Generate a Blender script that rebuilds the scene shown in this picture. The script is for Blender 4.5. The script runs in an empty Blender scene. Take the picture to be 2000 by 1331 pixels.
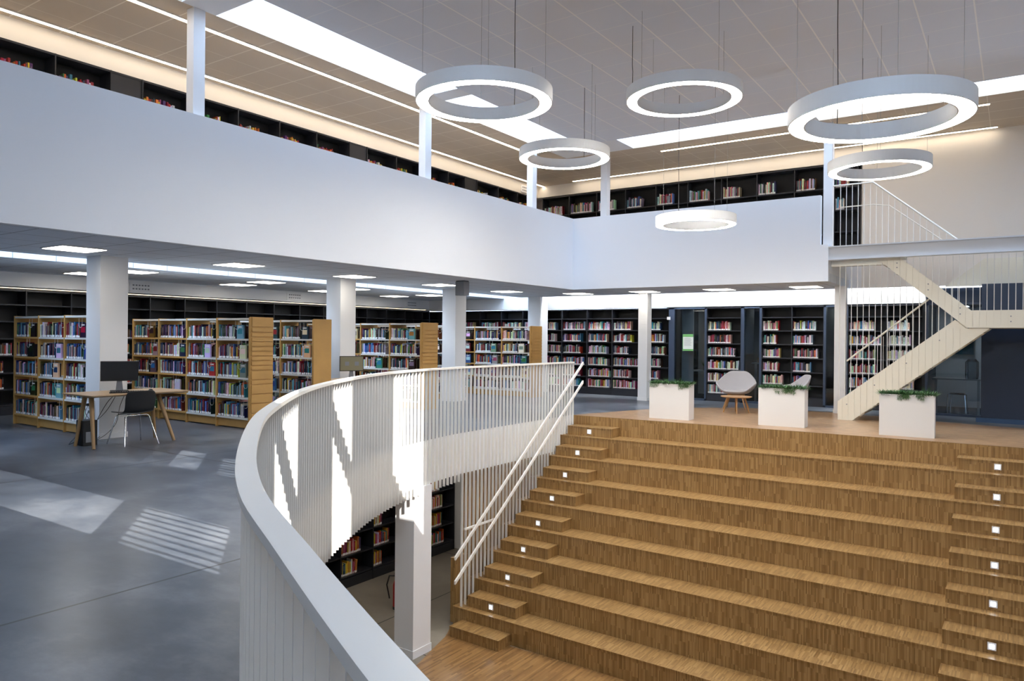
import bpy, bmesh, math, random
from mathutils import Vector, Matrix
from mathutils.geometry import tessellate_polygon
R = random.Random(7)
sc = bpy.context.scene
COL = sc.collection
# ------------------------------------------------------------------ materials
def srgb(c):
    if isinstance(c, str):
        c = [int(c[i:i+2], 16)/255 for i in (0, 2, 4)]
    return [((x+.055)/1.055)**2.4 if x > .04045 else x/12.92 for x in c]
def NT(name):
    m = bpy.data.materials.new(name); m.use_nodes = True
    n = m.node_tree; n.nodes.clear()
    return m, n
def mat(name, col, rough=.5, metal=0, spec=.5, bump=0, bscale=60, var=0, vscale=3):
    m, n = NT(name); N = n.nodes; L = n.links
    o = N.new('ShaderNodeOutputMaterial'); b = N.new('ShaderNodeBsdfPrincipled'); L.new(b.outputs[0], o.inputs[0])
    c = srgb(col); b.inputs['Base Color'].default_value = (*c, 1)
    b.inputs['Roughness'].default_value = rough; b.inputs['Metallic'].default_value = metal
    b.inputs['Specular IOR Level'].default_value = spec
    if bump or var:
        tc = N.new('ShaderNodeTexCoord'); no = N.new('ShaderNodeTexNoise'); L.new(tc.outputs['Object'], no.inputs['Vector'])
        no.inputs['Scale'].default_value = bscale
        if bump:
            bp = N.new('ShaderNodeBump'); bp.inputs['Strength'].default_value = bump; bp.inputs['Distance'].default_value = .01
            L.new(no.outputs[0], bp.inputs['Height']); L.new(bp.outputs[0], b.inputs['Normal'])
        if var:
            n2 = N.new('ShaderNodeTexNoise'); L.new(tc.outputs['Object'], n2.inputs['Vector']); n2.inputs['Scale'].default_value = vscale
            r = N.new('ShaderNodeMapRange'); r.inputs[3].default_value = 1-var; r.inputs[4].default_value = 1+var
            L.new(n2.outputs[0], r.inputs[0])
            mx = N.new('ShaderNodeVectorMath'); mx.operation = 'SCALE'; mx.inputs[0].default_value = c
            L.new(r.outputs[0], mx.inputs['Scale']); L.new(mx.outputs[0], b.inputs['Base Color'])
    return m
def emit(name, col, s):
    m, n = NT(name); N = n.nodes
    o = N.new('ShaderNodeOutputMaterial'); e = N.new('ShaderNodeEmission')
    e.inputs[0].default_value = (*col, 1); e.inputs[1].default_value = s
    n.links.new(e.outputs[0], o.inputs[0]); return m
class G:
    """tiny node graph helper"""
    def __init__(s, name):
        s.m, s.n = NT(name); s.N = s.n.nodes; s.L = s.n.links
        s.o = s.N.new('ShaderNodeOutputMaterial'); s.b = s.N.new('ShaderNodeBsdfPrincipled'); s.L.new(s.b.outputs[0], s.o.inputs[0])
    def put(s, v, sock):
        if hasattr(v, 'is_output'): s.L.new(v, sock)
        else: sock.default_value = v
    def math(s, op, a, b=0.0, c=0.0):
        n = s.N.new('ShaderNodeMath'); n.operation = op; s.put(a, n.inputs[0]); s.put(b, n.inputs[1]); s.put(c, n.inputs[2]); return n.outputs[0]
    def xyz(s):
        t = s.N.new('ShaderNodeNewGeometry'); q = s.N.new('ShaderNodeSeparateXYZ'); s.L.new(t.outputs['Position'], q.inputs[0])
        w = s.N.new('ShaderNodeSeparateXYZ'); s.L.new(t.outputs['True Normal'], w.inputs[0]); s.pos = t.outputs['Position']
        return q.outputs, w.outputs
    def comb(s, a, b, c=0.0):
        n = s.N.new('ShaderNodeCombineXYZ'); s.put(a, n.inputs[0]); s.put(b, n.inputs[1]); s.put(c, n.inputs[2]); return n.outputs[0]
    def white(s, v):
        n = s.N.new('ShaderNodeTexWhiteNoise'); s.L.new(v, n.inputs['Vector']); return n.outputs['Value']
    def noise(s, v, sc_, det=2, rough=.5):
        n = s.N.new('ShaderNodeTexNoise'); s.L.new(v, n.inputs['Vector']); n.inputs['Scale'].default_value = sc_; n.inputs['Detail'].default_value = det
        n.inputs['Roughness'].default_value = rough; return n.outputs[0]
    def ramp(s, f, stops):
        n = s.N.new('ShaderNodeValToRGB'); s.L.new(f, n.inputs[0]); e = n.color_ramp.elements
        while len(e) < len(stops): e.new(.5)
        for k, (p, c) in enumerate(stops): e[k].position = p; e[k].color = (*srgb(c), 1)
        return n.outputs[0]
    def mix(s, f, a, b):
        n = s.N.new('ShaderNodeMix'); n.data_type = 'RGBA'; s.put(f, n.inputs[0])
        s.put(a if hasattr(a, 'is_output') else (*a, 1), n.inputs[6]); s.put(b if hasattr(b, 'is_output') else (*b, 1), n.inputs[7]); return n.outputs[2]
    def vscale(s, v, f):
        n = s.N.new('ShaderNodeVectorMath'); n.operation = 'SCALE'; s.L.new(v, n.inputs[0]); s.put(f, n.inputs['Scale']); return n.outputs[0]

def strip_wood(name, stops, w, l, rough=.38, uv='steps'):
    """industrial parquet: narrow strips of random tone. uv='steps': across x, along y+z"""
    g = G(name); P, Nn = g.xyz()
    if uv == 'steps':
        side = g.math('GREATER_THAN', g.math('ABSOLUTE', Nn[0]), .6)
        u = g.math('ADD', g.math('MULTIPLY', P[0], g.math('SUBTRACT', 1.0, side)), g.math('MULTIPLY', P[1], side))
        horiz = g.math('GREATER_THAN', g.math('ABSOLUTE', Nn[2]), .6)
        v = g.math('ADD', P[2], g.math('MULTIPLY', P[1], horiz))
    else:
        u, v = (P[0], P[1]) if uv == 'y' else (P[1], P[0])
    cu = g.math('FLOOR', g.math('DIVIDE', u, w))
    block = g.math('FLOOR', g.math('DIVIDE', u, w*7))
    off = g.white(g.comb(block, 3.7))
    fine = g.white(g.comb(cu, 1.3))
    cv = g.math('FLOOR', g.math('ADD', g.math('DIVIDE', v, l), g.math('ADD', off, g.math('MULTIPLY', fine, .0 if uv == 'steps' else 1.0))))
    t = g.white(g.comb(cu, cv))
    grain = g.noise(g.comb(g.math('MULTIPLY', u, 90.0), g.math('MULTIPLY', v, 5.0)), 1.0, 2)
    t2 = g.math('ADD', g.math('ADD', g.math('MULTIPLY', t, .5), g.math('MULTIPLY', grain, .35)), .04)
    g.L.new(g.ramp(t2, stops), g.b.inputs['Base Color'])
    g.b.inputs['Roughness'].default_value = rough
    return g.m
M = {}
M['white'] = mat('white_paint', 'e9eaec', .6)
M['panelwhite'] = mat('parapet_white', 'e6e9ee', .55)
M['cream'] = mat('cream_wall', 'e8e2da', .7)
M['metalwhite'] = mat('white_powder_coat', 'e8e6e0', .35)
M['beige'] = mat('cream_powder_coat', 'e2dccb', .4)
M['beam'] = mat('grey_beam_paint', 'c9cdd3', .45)
M['ring'] = mat('ring_housing', 'ebebea', .5)
M['blk'] = mat('black_shelf_laminate', '23252c', .4)
M['blkback'] = mat('black_shelf_back', '141416', .6)
M['navy'] = mat('dark_blue_laminate', '14253c', .4)
M['navytrim'] = mat('blue_skirting', '2b4668', .4)
M['navyframe'] = mat('dark_blue_frame', '38455a', .35)
M['birch'] = mat('birch_veneer', 'bf9455', .45, var=.12, vscale=4)
M['shelfwhite'] = mat('white_shelf_steel', 'd4d2cc', .35)
M['desk'] = mat('ash_wood', 'b3936c', .4, var=.1, vscale=8)
M['deskleg'] = mat('ash_leg', '9c7a50', .45, var=.1, vscale=8)
M['lounge'] = mat('grey_felt', 'b9b7bb', .9, bump=.3, bscale=300)
M['oak'] = mat('oak_leg', 'a97f4e', .45, var=.1, vscale=9)
M['blackplastic'] = mat('black_plastic', '111214', .35)
M['screen'] = mat('screen_black', '1a1c1f', .25)
M['chrome'] = mat('chrome', 'd5d7da', .12, metal=1)
M['planter'] = mat('planter_white', 'dcd9d5', .55)
M['soil'] = mat('soil', '2a2018', .95)
M['leaf'] = mat('foliage_green', '4a7538', .6)
M['leafd'] = mat('foliage_dark', '2f5529', .6)
M['grey'] = mat('grey_plastic', '7d8087', .5)
M['cable'] = mat('cable_black', '1a1a1c', .5)
M['wire'] = mat('steel_wire', '9a9b9c', .35, metal=.6)
M['red'] = mat('extinguisher_red', 'a01818', .3)
M['outlet'] = mat('outlet_white', 'e8e8ea', .4)
M['paper'] = mat('paper', 'dfe6e4', .7)
M['green'] = mat('poster_green', '6fae6a', .7)
M['carpet'] = mat('office_floor', '3b3f45', .8)
M['dark'] = mat('office_dark', '26282b', .8)
M['tan'] = mat('blind_tan', '8f877a', .8)
M['teal'] = mat('teal_card', '2d8fb0', .6)
M['bluew'] = mat('label_blue', '3d79b8', .6)
M['yellow'] = mat('magazine_yellow', 'b8a52a', .6)
M['galv'] = mat('galv', 'aab0b6', .4, metal=.5)
M['olive'] = mat('screen_olive', '7f7a60', .4)
M['ledwarm'] = emit('led_warm', (1, .78, .52), 17)
M['ledwash'] = emit('led_wash', (1, .84, .64), 9)
M['ledshelf'] = emit('led_shelf', (1, .78, .5), 3.0)
M['ringlight'] = emit('ring_diffuser', (1, .95, .88), 40)
M['panel'] = emit('panel_diffuser', (1, .93, .82), 8)
M['stepled'] = emit('step_led', (.85, .92, 1), 6)
M['cove'] = emit('cove_led', (.90, .95, 1), 80)
STEP = [(0, '634a2b'), (.3, '85653b'), (.6, '9b7a4c'), (.85, 'af8f60'), (1, 'ceae80')]
M['step'] = strip_wood('oak_strip_parquet', STEP, .0175, .20, .36)
M['deckw'] = strip_wood('deck_parquet', [(0, '7a5d43'), (.4, 'a07e5c'), (.75, 'b5946f'), (1, 'd0b592')], .03, .12, .3, 'x')
M['loww'] = strip_wood('lower_parquet', [(0, '5d4225'), (.4, '86633c'), (.75, '9d784a'), (1, 'ba9462')], .03, .5, .3, 'y')
def concrete(name, a, b, c, rlo, rhi, js, jx=(), jy=()):
    g = G(name); P, _ = g.xyz()
    v = g.vscale(g.pos, 1.0)
    n1 = g.noise(v, .45, 5, .55); n2 = g.noise(g.comb(g.math('MULTIPLY', P[0], .8), g.math('MULTIPLY', P[1], 1.3)), 2.0, 8, .68)
    t = g.math('ADD', g.math('MULTIPLY', n1, .65), g.math('MULTIPLY', n2, .35))
    col = g.ramp(t, [(.36, a), (.5, b), (.64, c)])
    line = None
    for ax, vals in ((0, jx), (1, jy)):
        for q in vals:
            d = g.math('LESS_THAN', g.math('ABSOLUTE', g.math('SUBTRACT', P[ax], q)), js)
            line = d if line is None else g.math('MAXIMUM', line, d)
    if line is not None: col = g.mix(line, col, srgb('17191c'))
    g.L.new(col, g.b.inputs['Base Color'])
    r = g.N.new('ShaderNodeMapRange'); g.L.new(n2, r.inputs[0]); r.inputs[1].default_value = .3; r.inputs[2].default_value = .7
    r.inputs[3].default_value = rlo; r.inputs[4].default_value = rhi
    g.L.new(r.outputs[0], g.b.inputs['Roughness'])
    return g.m
M['conc'] = concrete('polished_concrete', '343b46', '565d67', '878c93', .277, .31, .011, (-4.56, -8.88, -13.2), (5.58, 10.3, 14.9))
M['conclow'] = concrete('lower_concrete', '6b655c', '827b70', '9a9388', .3, .5, .012, (-8.82, -4.5), (8.5, 12.8))
def tiles(name, col, line, ox, oy, sx, sy, w=.011, w2=None):
    g = G(name); P, _ = g.xyz()
    l = None
    for ax, o, s in ((0, ox, sx), (1, oy, sy)):
        f = g.math('FRACT', g.math('DIVIDE', g.math('SUBTRACT', P[ax], o-100*s), s))
        d = g.math('LESS_THAN', f, (w if ax == 0 or w2 is None else w2)/s)
        l = d if l is None else g.math('MAXIMUM', l, d)
    g.L.new(g.mix(l, srgb(col), srgb(line)), g.b.inputs['Base Color'])
    g.b.inputs['Roughness'].default_value = .8
    bp = g.N.new('ShaderNodeBump'); bp.inputs['Strength'].default_value = .25; bp.inputs['Distance'].default_value = .01; g.L.new(l, bp.inputs['Height']); g.L.new(bp.outputs[0], g.b.inputs['Normal'])
    return g.m
M['tileup'] = tiles('ceiling_tiles_upper', 'e2e6ee', 'fafafa', -5.66, 8.74, .645, .65, .02, .008)
M['tileann'] = tiles('ceiling_tiles_gallery_warmlit', 'c8b8a4', 'e6dccb', -10.38, 5.12, .66, .648, .01, .018)  # tan holds the warm lamp tint; the tiles themselves are taken as white
M['tilelow'] = tiles('ceiling_tiles_lower', 'dde4ee', '878c94', -9.16, 3.83, .645, .64, .014)
def glass(name, tint, rough=.02):
    m, n = NT(name); N = n.nodes; L = n.links
    o = N.new('ShaderNodeOutputMaterial'); mx = N.new('ShaderNodeMixShader'); t = N.new('ShaderNodeBsdfTransparent'); gl = N.new('ShaderNodeBsdfGlossy')
    f = N.new('ShaderNodeFresnel'); f.inputs[0].default_value = 1.5
    t.inputs[0].default_value = (*srgb(tint), 1); gl.inputs['Roughness'].default_value = rough
    L.new(f.outputs[0], mx.inputs[0]); L.new(t.outputs[0], mx.inputs[1]); L.new(gl.outputs[0], mx.inputs[2]); L.new(mx.outputs[0], o.inputs[0])
    return m
M['glass'] = glass('glass_pane', 'c9d3da')
# books: one material that reads the colour attribute of the mesh
g = G('book_cover'); a = g.N.new('ShaderNodeAttribute'); a.attribute_name = 'col'; g.L.new(a.outputs['Color'], g.b.inputs['Base Color']); g.b.inputs['Roughness'].default_value = .5
M['book'] = g.m

# ------------------------------------------------------------------ mesh builder
class MB:
    def __init__(s): s.v = []; s.f = []; s.mi = []; s.c = []; s.sm = []
    def quadbox(s, c8, mi=0, col=None):
        b = len(s.v); s.v += [tuple(p) for p in c8]
        for q in ((3, 2, 1, 0), (4, 5, 6, 7), (0, 1, 5, 4), (1, 2, 6, 5), (2, 3, 7, 6), (3, 0, 4, 7)):
            s.f.append(tuple(b+i for i in q)); s.mi.append(mi); s.c.append(col); s.sm.append(False)
        return s
    def box(s, x0, x1, y0, y1, z0, z1, mi=0):
        return s.quadbox([(x0, y0, z0), (x1, y0, z0), (x1, y1, z0), (x0, y1, z0), (x0, y0, z1), (x1, y0, z1), (x1, y1, z1), (x0, y1, z1)], mi)
    def obox(s, o, ux, uy, uz, mi=0, col=None):
        """box from origin corner o with edge vectors"""
        o = Vector(o); ux = Vector(ux); uy = Vector(uy); uz = Vector(uz)
        return s.quadbox([o, o+ux, o+ux+uy, o+uy, o+uz, o+ux+uz, o+ux+uy+uz, o+uy+uz], mi, col)
    def face(s, pts, mi=0, col=None, sm=False):
        b = len(s.v); s.v += [tuple(p) for p in pts]; s.f.append(tuple(range(b, b+len(pts)))); s.mi.append(mi); s.c.append(col); s.sm.append(sm); return s
    def grid(s, rows, mi=0, close=False, smooth=True):
        b = len(s.v); n = len(rows[0])
        for r in rows: s.v += [tuple(p) for p in r]
        for i in range(len(rows)-1):
            for j in range(n if close else n-1):
                k = (j+1) % n
                s.f.append((b+i*n+j, b+i*n+k, b+(i+1)*n+k, b+(i+1)*n+j)); s.mi.append(mi); s.c.append(None); s.sm.append(smooth)
        return s
    def tube(s, pts, r, seg=8, mi=0, caps=True):
        pts = [Vector(p) for p in pts]; rows = []
        rr = r if isinstance(r, (list, tuple)) else [r]*len(pts)
        up = None
        for i, p in enumerate(pts):
            t = (pts[min(i+1, len(pts)-1)]-pts[max(i-1, 0)]).normalized()
            if up is None:
                up = Vector((0, 0, 1)) if abs(t.z) < .9 else Vector((1, 0, 0))
            a = t.cross(up).normalized(); b2 = a.cross(t).normalized(); up = b2
            rows.append([p+a*math.cos(2*math.pi*k/seg)*rr[i]+b2*math.sin(2*math.pi*k/seg)*rr[i] for k in range(seg)])
        s.grid(rows, mi, close=True)
        if caps: s.face(list(reversed(rows[0])), mi); s.face(rows[-1], mi)
        return s
    def cyl(s, x, y, z0, z1, r, seg=16, mi=0): return s.tube([(x, y, z0), (x, y, z1)], r, seg, mi)
    def lathe(s, cx, cy, prof, seg=64, mi=0, closed=False):
        rows = [[(cx+r*math.cos(2*math.pi*k/seg), cy+r*math.sin(2*math.pi*k/seg), z) for k in range(seg)] for r, z in prof]
        if closed: rows.append(rows[0])
        return s.grid(rows, mi, close=True, smooth=False)
    def prism(s, poly, z0, z1, mi=0, mside=None):
        n = len(poly); b = len(s.v)
        s.v += [(x, y, z0) for x, y in poly]+[(x, y, z1) for x, y in poly]
        for t in tessellate_polygon([[Vector((x, y, 0)) for x, y in poly]]):
            a, bb, c = t
            pa, pb, pc = (Vector((*poly[i], 0)) for i in t)
            if (pb-pa).cross(pc-pa).z < 0: a, bb, c = c, bb, a
            s.f.append((b+n+a, b+n+bb, b+n+c)); s.mi.append(mi); s.c.append(None); s.sm.append(False)
            s.f.append((b+c, b+bb, b+a)); s.mi.append(mi if mside is None else mside); s.c.append(None); s.sm.append(False)
        area = sum(poly[i][0]*poly[(i+1) % n][1]-poly[(i+1) % n][0]*poly[i][1] for i in range(n))
        for i in range(n):
            j = (i+1) % n
            q = (b+i, b+j, b+n+j, b+n+i) if area > 0 else (b+j, b+i, b+n+i, b+n+j)
            s.f.append(q); s.mi.append(mi if mside is None else mside); s.c.append(None); s.sm.append(False)
        return s
    def build(s, name, mats, parent=None, local=False, bevel=0):
        if not isinstance(mats, (list, tuple)): mats = [mats]
        me = bpy.data.meshes.new(name)
        off = Vector((0, 0, 0))
        if parent is not None and not local:
            q = parent
            while q is not None: off += q.location; q = q.parent
        me.from_pydata([Vector(v)-off for v in s.v], [], s.f)
        for m in mats: me.materials.append(M[m] if isinstance(m, str) else m)
        me.polygons.foreach_set('material_index', s.mi)
        me.polygons.foreach_set('use_smooth', s.sm)
        if any(c is not None for c in s.c):
            at = me.color_attributes.new('col', 'FLOAT_COLOR', 'CORNER'); arr = []
            for p, c in zip(me.polygons, s.c):
                arr += [*(c or (.8, .8, .8)), 1.0]*len(p.vertices)
            at.data.foreach_set('color', arr)
        me.update()
        o = bpy.data.objects.new(name, me); COL.objects.link(o)
        if parent is not None: o.parent = parent
        if bevel:
            md = o.modifiers.new('bevel', 'BEVEL'); md.width = bevel; md.segments = 2; md.limit_method = 'ANGLE'
        return o
def tag(o, label=None, cat=None, group=None, kind=None):
    if label: o['label'] = label
    if cat: o['category'] = cat
    if group: o['group'] = group
    if kind: o['kind'] = kind
    return o
def empty(name, loc, label, cat, group=None, rz=0):
    o = bpy.data.objects.new(name, None); COL.objects.link(o); o.location = loc; o.rotation_euler = (0, 0, rz); o.empty_display_size = .1
    return tag(o, label, cat, group)
def struct(mb, name, mats, label=None):
    o = mb.build(name, mats); o['kind'] = 'structure'
    if label: o['label'] = label
    return o
ORD = 'first second third fourth fifth sixth seventh eighth ninth tenth eleventh twelfth thirteenth fourteenth fifteenth sixteenth seventeenth eighteenth nineteenth twentieth'.split()
ORD += ['twenty'+x for x in ORD[:9]]+['thirtieth']+['thirty'+x for x in ORD[:9]]+['fortieth']+['forty'+x for x in ORD[:9]]

# ------------------------------------------------------------------ camera
F, HY, ROLL, H = 1439., 659., .0091, 1.6
YA = math.atan(986/F)
cam = bpy.data.cameras.new('camera'); co = bpy.data.objects.new('camera', cam); COL.objects.link(co); sc.camera = co
cam.sensor_width = 36; cam.lens = F/2000*36; cam.shift_y = -(665.5-HY)/2000; cam.clip_start = .05; cam.clip_end = 200
co.location = (0, 0, H)
co.matrix_world = Matrix.Translation((0, 0, H)) @ Matrix.Rotation(YA, 4, 'Z') @ Matrix.Rotation(math.pi/2, 4, 'X') @ Matrix.Rotation(ROLL, 4, 'Z')
FW = Vector((-math.sin(YA), math.cos(YA), 0)); RT = Vector((math.cos(YA), math.sin(YA), 0))

# ------------------------------------------------------------------ the balustrade line (void edge, plan)
K = [(-7.55, 13.3), (-7.55, 12.0), (-7.55, 10.5), (-7.53, 9.4), (-7.32, 8.1), (-6.93, 7.0), (-6.37, 5.95), (-5.75, 5.0), (-5.09, 4.18), (-4.25, 3.3), (-3.6, 2.7), (-2.68, 1.97), (-1.99, 1.49), (-1.39, 1.16), (-.72, .81), (-.1, .52), (.7, .28), (1.8, .12), (3.2, .1)]
def catmull(pts, step=.02):
    out = []
    P = [pts[0]]+pts+[pts[-1]]
    for i in range(1, len(P)-2):
        p0, p1, p2, p3 = (Vector(p) for p in P[i-1:i+3])
        n = max(4, int((p2-p1).length/step))
        for k in range(n):
            t = k/n
            out.append(.5*((2*p1)+(p2-p0)*t+(2*p0-5*p1+4*p2-p3)*t*t+(3*p1-p0-3*p2+p3)*t**3))
    out.append(Vector(pts[-1])); return out
CUR = catmull(K)
def resample(c, d):
    out = [c[0]]; acc = 0
    for a, b in zip(c, c[1:]):
        l = (b-a).length
        while acc+l >= d:
            t = (d-acc)/l; a = a.lerp(b, t); out.append(a); l = (b-a).length; acc = 0
        acc += l
    return out
def normals(pts):
    out = []
    for i, p in enumerate(pts):
        t = (pts[min(i+1, len(pts)-1)]-pts[max(i-1, 0)]).normalized()
        out.append(Vector((t.y, -t.x)) if True else None)   # direction runs towards the camera: right-hand side of travel = floor side
    return out
# travel goes from the stair top (y=13.3) towards the camera: (0,-1); right of travel = (-1,0) = floor side
coarse = resample(CUR, .25); cn = normals(coarse)
edge = [p+n*.05 for p, n in zip(coarse, cn)]
# ------------------------------------------------------------------ shell
ZL = -3.24
poly = [(-7.6, 13.3)]+[(p.x, p.y) for p in edge[1:]]+[(6.5, .15), (6.5, -2), (-16.5, -2), (-16.5, 19), (6.5, 19), (6.5, 15.8), (3, 16.0), (-1.2, 16.85), (-3.3, 17.45), (-5.2, 17.3), (-6.3, 16.4), (-6.9, 15.4), (-7.3, 14.2)]
struct(MB().prism(poly, -.68, 0, 0, 1), 'floor', ['conc', 'white'], 'polished grey concrete floor of the entrance level')
struct(MB().prism([(-7.6, 13.3), (.0, 13.5), (6.5, 13.6), (6.5, 15.8), (3, 16.0), (-1.2, 16.85), (-3.3, 17.45), (-5.2, 17.3), (-6.3, 16.4), (-6.9, 15.4), (-7.3, 14.2)], -.3, 0, 0, 1), 'floor_wood', ['deckw', 'step'], 'small block parquet deck above the seating steps')
struct(MB().prism([(-13, -2), (6.5, -2), (6.5, 13.2), (-13, 13.2)], ZL-.2, ZL, 0), 'floor_lower', ['conclow'], 'concrete floor of the lower level')
struct(MB().prism([(-7.7, 9.5), (-7.55, 9.2), (-7.37, 8.6), (-7.15, 7.9), (-6.6, 7.0), (-5.5, 5.6), (-4, 4.2), (6.5, 3), (6.5, 9.6)], ZL, ZL+.012, 0), 'floor_lower_wood', ['loww'], 'oak strip floor at the foot of the steps')
for bx in ((-13, -10.9, -2, 13.2, -.68), (-10.9, -7.9, 13.2, 13.4, -.68), (-7.9, 6.5, 13.7, 13.8, -.3), (6.5, 6.7, -2, 13.6, 0), (-13, 6.5, -2.2, -2, 0)):
    struct(MB().box(*bx[:4], ZL, bx[4]), 'wall_lower', ['white'])
# entrance level walls
struct(MB().box(-16.65, -16.5, -2, 19, 0, 3.6).box(-16.5, -16.1, -2, 18.6, 2.5, 2.78), 'wall_left', ['white'])
struct(MB().box(-16.5, 6.5, 18.6, 19, 2.44, 3.47).box(-16.5, 6.5, 20.9, 21, 0, 2.44), 'wall_back', ['white'])
# low ceilings, with the daylight slot
struct(MB().box(-12.15, -9.12, -2, 15.87, 2.78, 2.95).box(-16.5, -13.05, -2, 18.6, 2.78, 2.95).box(-12.15, -3.13, 15.87, 18.2, 2.78, 2.95).box(-12.15, -9.12, -2, 15.87, 2.95, 3.0), 'ceiling', ['tilelow'], 'tiled low ceiling under the gallery')
struct(MB().box(-12.4, 6.5, 18.2, 18.6, 3.3, 3.47).box(-3.4, -2.9, 18.15, 18.2, 2.78, 3.47), 'ceiling_cove', ['white'])
for y0 in (3.2, 7.9, 12.5):
    pass
struct(MB().box(-13.1, -13.05, -2, 18.6, 2.95, 3.7).box(-12.15, -12.1, -2, 18.6, 2.95, 3.7).box(-13.1, -12.1, -2.1, -2, 2.78, 3.7), 'trim_1', ['white'])
struct(MB().box(-16.6, -13.1, -2, 19, 3.5, 3.7), 'roof_low', ['white'])
# gallery floor + parapet
struct(MB().box(-12.1, -9.12, -2, 18.2, 3.0, 3.47).box(-9.12, -3.25, 15.87, 18.2, 2.95, 3.47), 'floor_gallery', ['white'])
struct(MB().box(-9.12, -9.0, -2, 15.87, 2.78, 4.52), 'parapet_left', ['panelwhite'], 'tall white gallery parapet on the left')
struct(MB().box(-9.0, -3.28, 15.75, 15.87, 2.78, 4.52).box(-3.28, -3.13, 15.75, 15.87, 2.78, 3.52).box(-3.25, -3.13, 15.87, 18.2, 2.95, 3.47), 'parapet_back', ['panelwhite'], 'white gallery parapet facing the steps')
# upper walls
struct(MB().box(-12.1, -11.95, -2, 18.6, 3.47, 6.0).box(-11.95, -11.6, -2, 18.2, 5.68, 6.0), 'wall_gallery_left', ['cream'])
struct(MB().box(-12.1, -2.9, 18.55, 18.7, 3.47, 6.0).box(-11.95, -2.9, 18.2, 18.55, 5.68, 6.0).box(-2.9, 6.5, 18.15, 18.2, 2.78, 6.0).box(-2.9, 6.5, 18.2, 18.6, 3.47, 6.0), 'wall_gallery_back', ['cream'])
# upper ceilings (openings = skylights)
SKX, SKY = (-9.15, -8.2), (14.75, 15.65)
b = MB().box(-12.1, SKX[0], -2, 18.6, 6.0, 6.25).box(SKX[0], 6.5, SKY[1], 18.6, 6.0, 6.25)
struct(b, 'ceiling_gallery', ['tileann'], 'warm lit tiled ceiling of the upper gallery')
struct(MB().box(SKX[1], 6.5, 4.7, SKY[0], 6.0, 6.25), 'ceiling_hall', ['tileup'], 'grey tiled ceiling above the hall')
b = MB()
for y0, y1 in ((5.55, 6.05), (10.2, 10.6), (14.35, 14.75)): b.box(SKX[0], SKX[1], y0, y1, 6.0, 6.9)
b.box(SKX[0], -8.2, 14.75, 15.65, 6.0, 6.9)
for x0, x1 in ((-8.2, -7.35), (-3.65, -3.3)): b.box(x0, x1, SKY[0], SKY[1], 6.0, 6.9)
b.box(SKX[0]-.05, SKX[0], -2, 15.7, 6.25, 6.9).box(SKX[1], SKX[1]+.05, 4.7, 14.75, 6.25, 6.9).box(SKX[0], 6.5, SKY[1], SKY[1]+.05, 6.25, 7.12).box(-8.2, 6.5, SKY[0]-.05, SKY[0], 6.25, 7.12)
struct(b, 'skylight_shaft', ['white'])
# unseen high roof and pierced wall behind the camera, shaped for the sun patches
ZT = 14.6
struct(MB().box(-9.2, 6.6, 4.5, 4.7, 6.0, ZT).box(-9.4, -9.2, -2, 4.7, 6.25, ZT).box(6.5, 6.7, -2, 4.7, 0, ZT), 'wall_high_unseen', ['white'])
struct(MB().box(-9.4, 6.7, -2.2, 4.7, ZT, ZT+.2), 'ceiling_high_unseen', ['white'])
struct(MB().box(6.5, 6.7, 4.7, 19, 0, 6.0), 'wall_right', ['cream'])
def dz(y): return (y+2)*1.203
SUN_CUTS = [(-2.6, .42, dz(2.95), dz(3.92)), (.58, 2.1, dz(2.95), dz(3.92)), (.35, 1.18, dz(5.05), dz(6.02)), (1.33, 2.2, dz(5.05), dz(6.02)),
       (2.42, 2.95, 5.3, 7.5), (2.42, 2.95, 7.68, 9.2), (3.33, 4.0, 8.0, 9.75), (3.33, 4.0, 9.9, 11.9), (4.86, 6.04, 11.2, 14.2)]  # unseen openings cut to throw the floor patches and balustrade sun bands
xs = sorted({-16.6, 6.6}.union(*[{w[0], w[1]} for w in SUN_CUTS])); zs = sorted({0, ZT}.union(*[{w[2], w[3]} for w in SUN_CUTS]))
b = MB()
for x0, x1 in zip(xs, xs[1:]):
    z_ = None
    for z0, z1 in zip(zs, zs[1:]):
        if any(w[0] <= (x0+x1)/2 <= w[1] and w[2] <= (z0+z1)/2 <= w[3] for w in SUN_CUTS): continue
        b.box(x0, x1, -2.2, -2, z0, z1)
struct(b, 'wall_front', ['white'])
b = MB()  # unseen slats added to break the sun patches into stripes
for x0, x1, lo, hi in ((.58, 2.1, dz(2.95), dz(3.92)), (1.33, 2.2, dz(5.05), dz(6.02))):
    k = lo+.05
    while k < hi: b.box(x0, x1, -2.105, -2.095, k, k+.03); k += .118
tag(b.build('louvre_screen', ['galv']), 'unseen metal louvre slats added to stripe the sun patches', 'louvre', kind='structure')
# columns
def column(x0, x1, y0, y1, z0, z1, lab, base=.08):
    o = struct(MB().box(x0, x1, y0, y1, z0, z1), 'column', ['white'], lab)
    if base: MB().box(x0-.012, x1+.012, y0-.012, y1+.012, z0, z0+base).build('baseboard', ['white'], o)
    return o
for y, l in ((5.65, 'white square column beside the computer desk'), (10.43, 'white square column second from the desk'), (14.17, 'white square column carrying the grey projector box'), (18.07, 'white square column at the far end of the left row')):
    column(-11.82, -11.4, y, y+.42, 0, 2.78, l)
column(-8.05, -7.8, 17.5, 17.76, 0, 2.78, 'slim white column in front of the far black shelves')
column(-3.3, -3.08, 17.3, 17.52, 0, 2.78, 'slim cream column behind the steel stair')
column(-7.8, -7.42, 8.28, 8.68, ZL, -.68, 'white square column on the lower floor', .12)
for y in (5.72, 10.42, 14.12): struct(MB().box(-9.3, -9.14, y, y+.17, 3.47, 6.0), 'column', ['white'], 'slim white post rising from the left parapet to the skylight')
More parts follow.
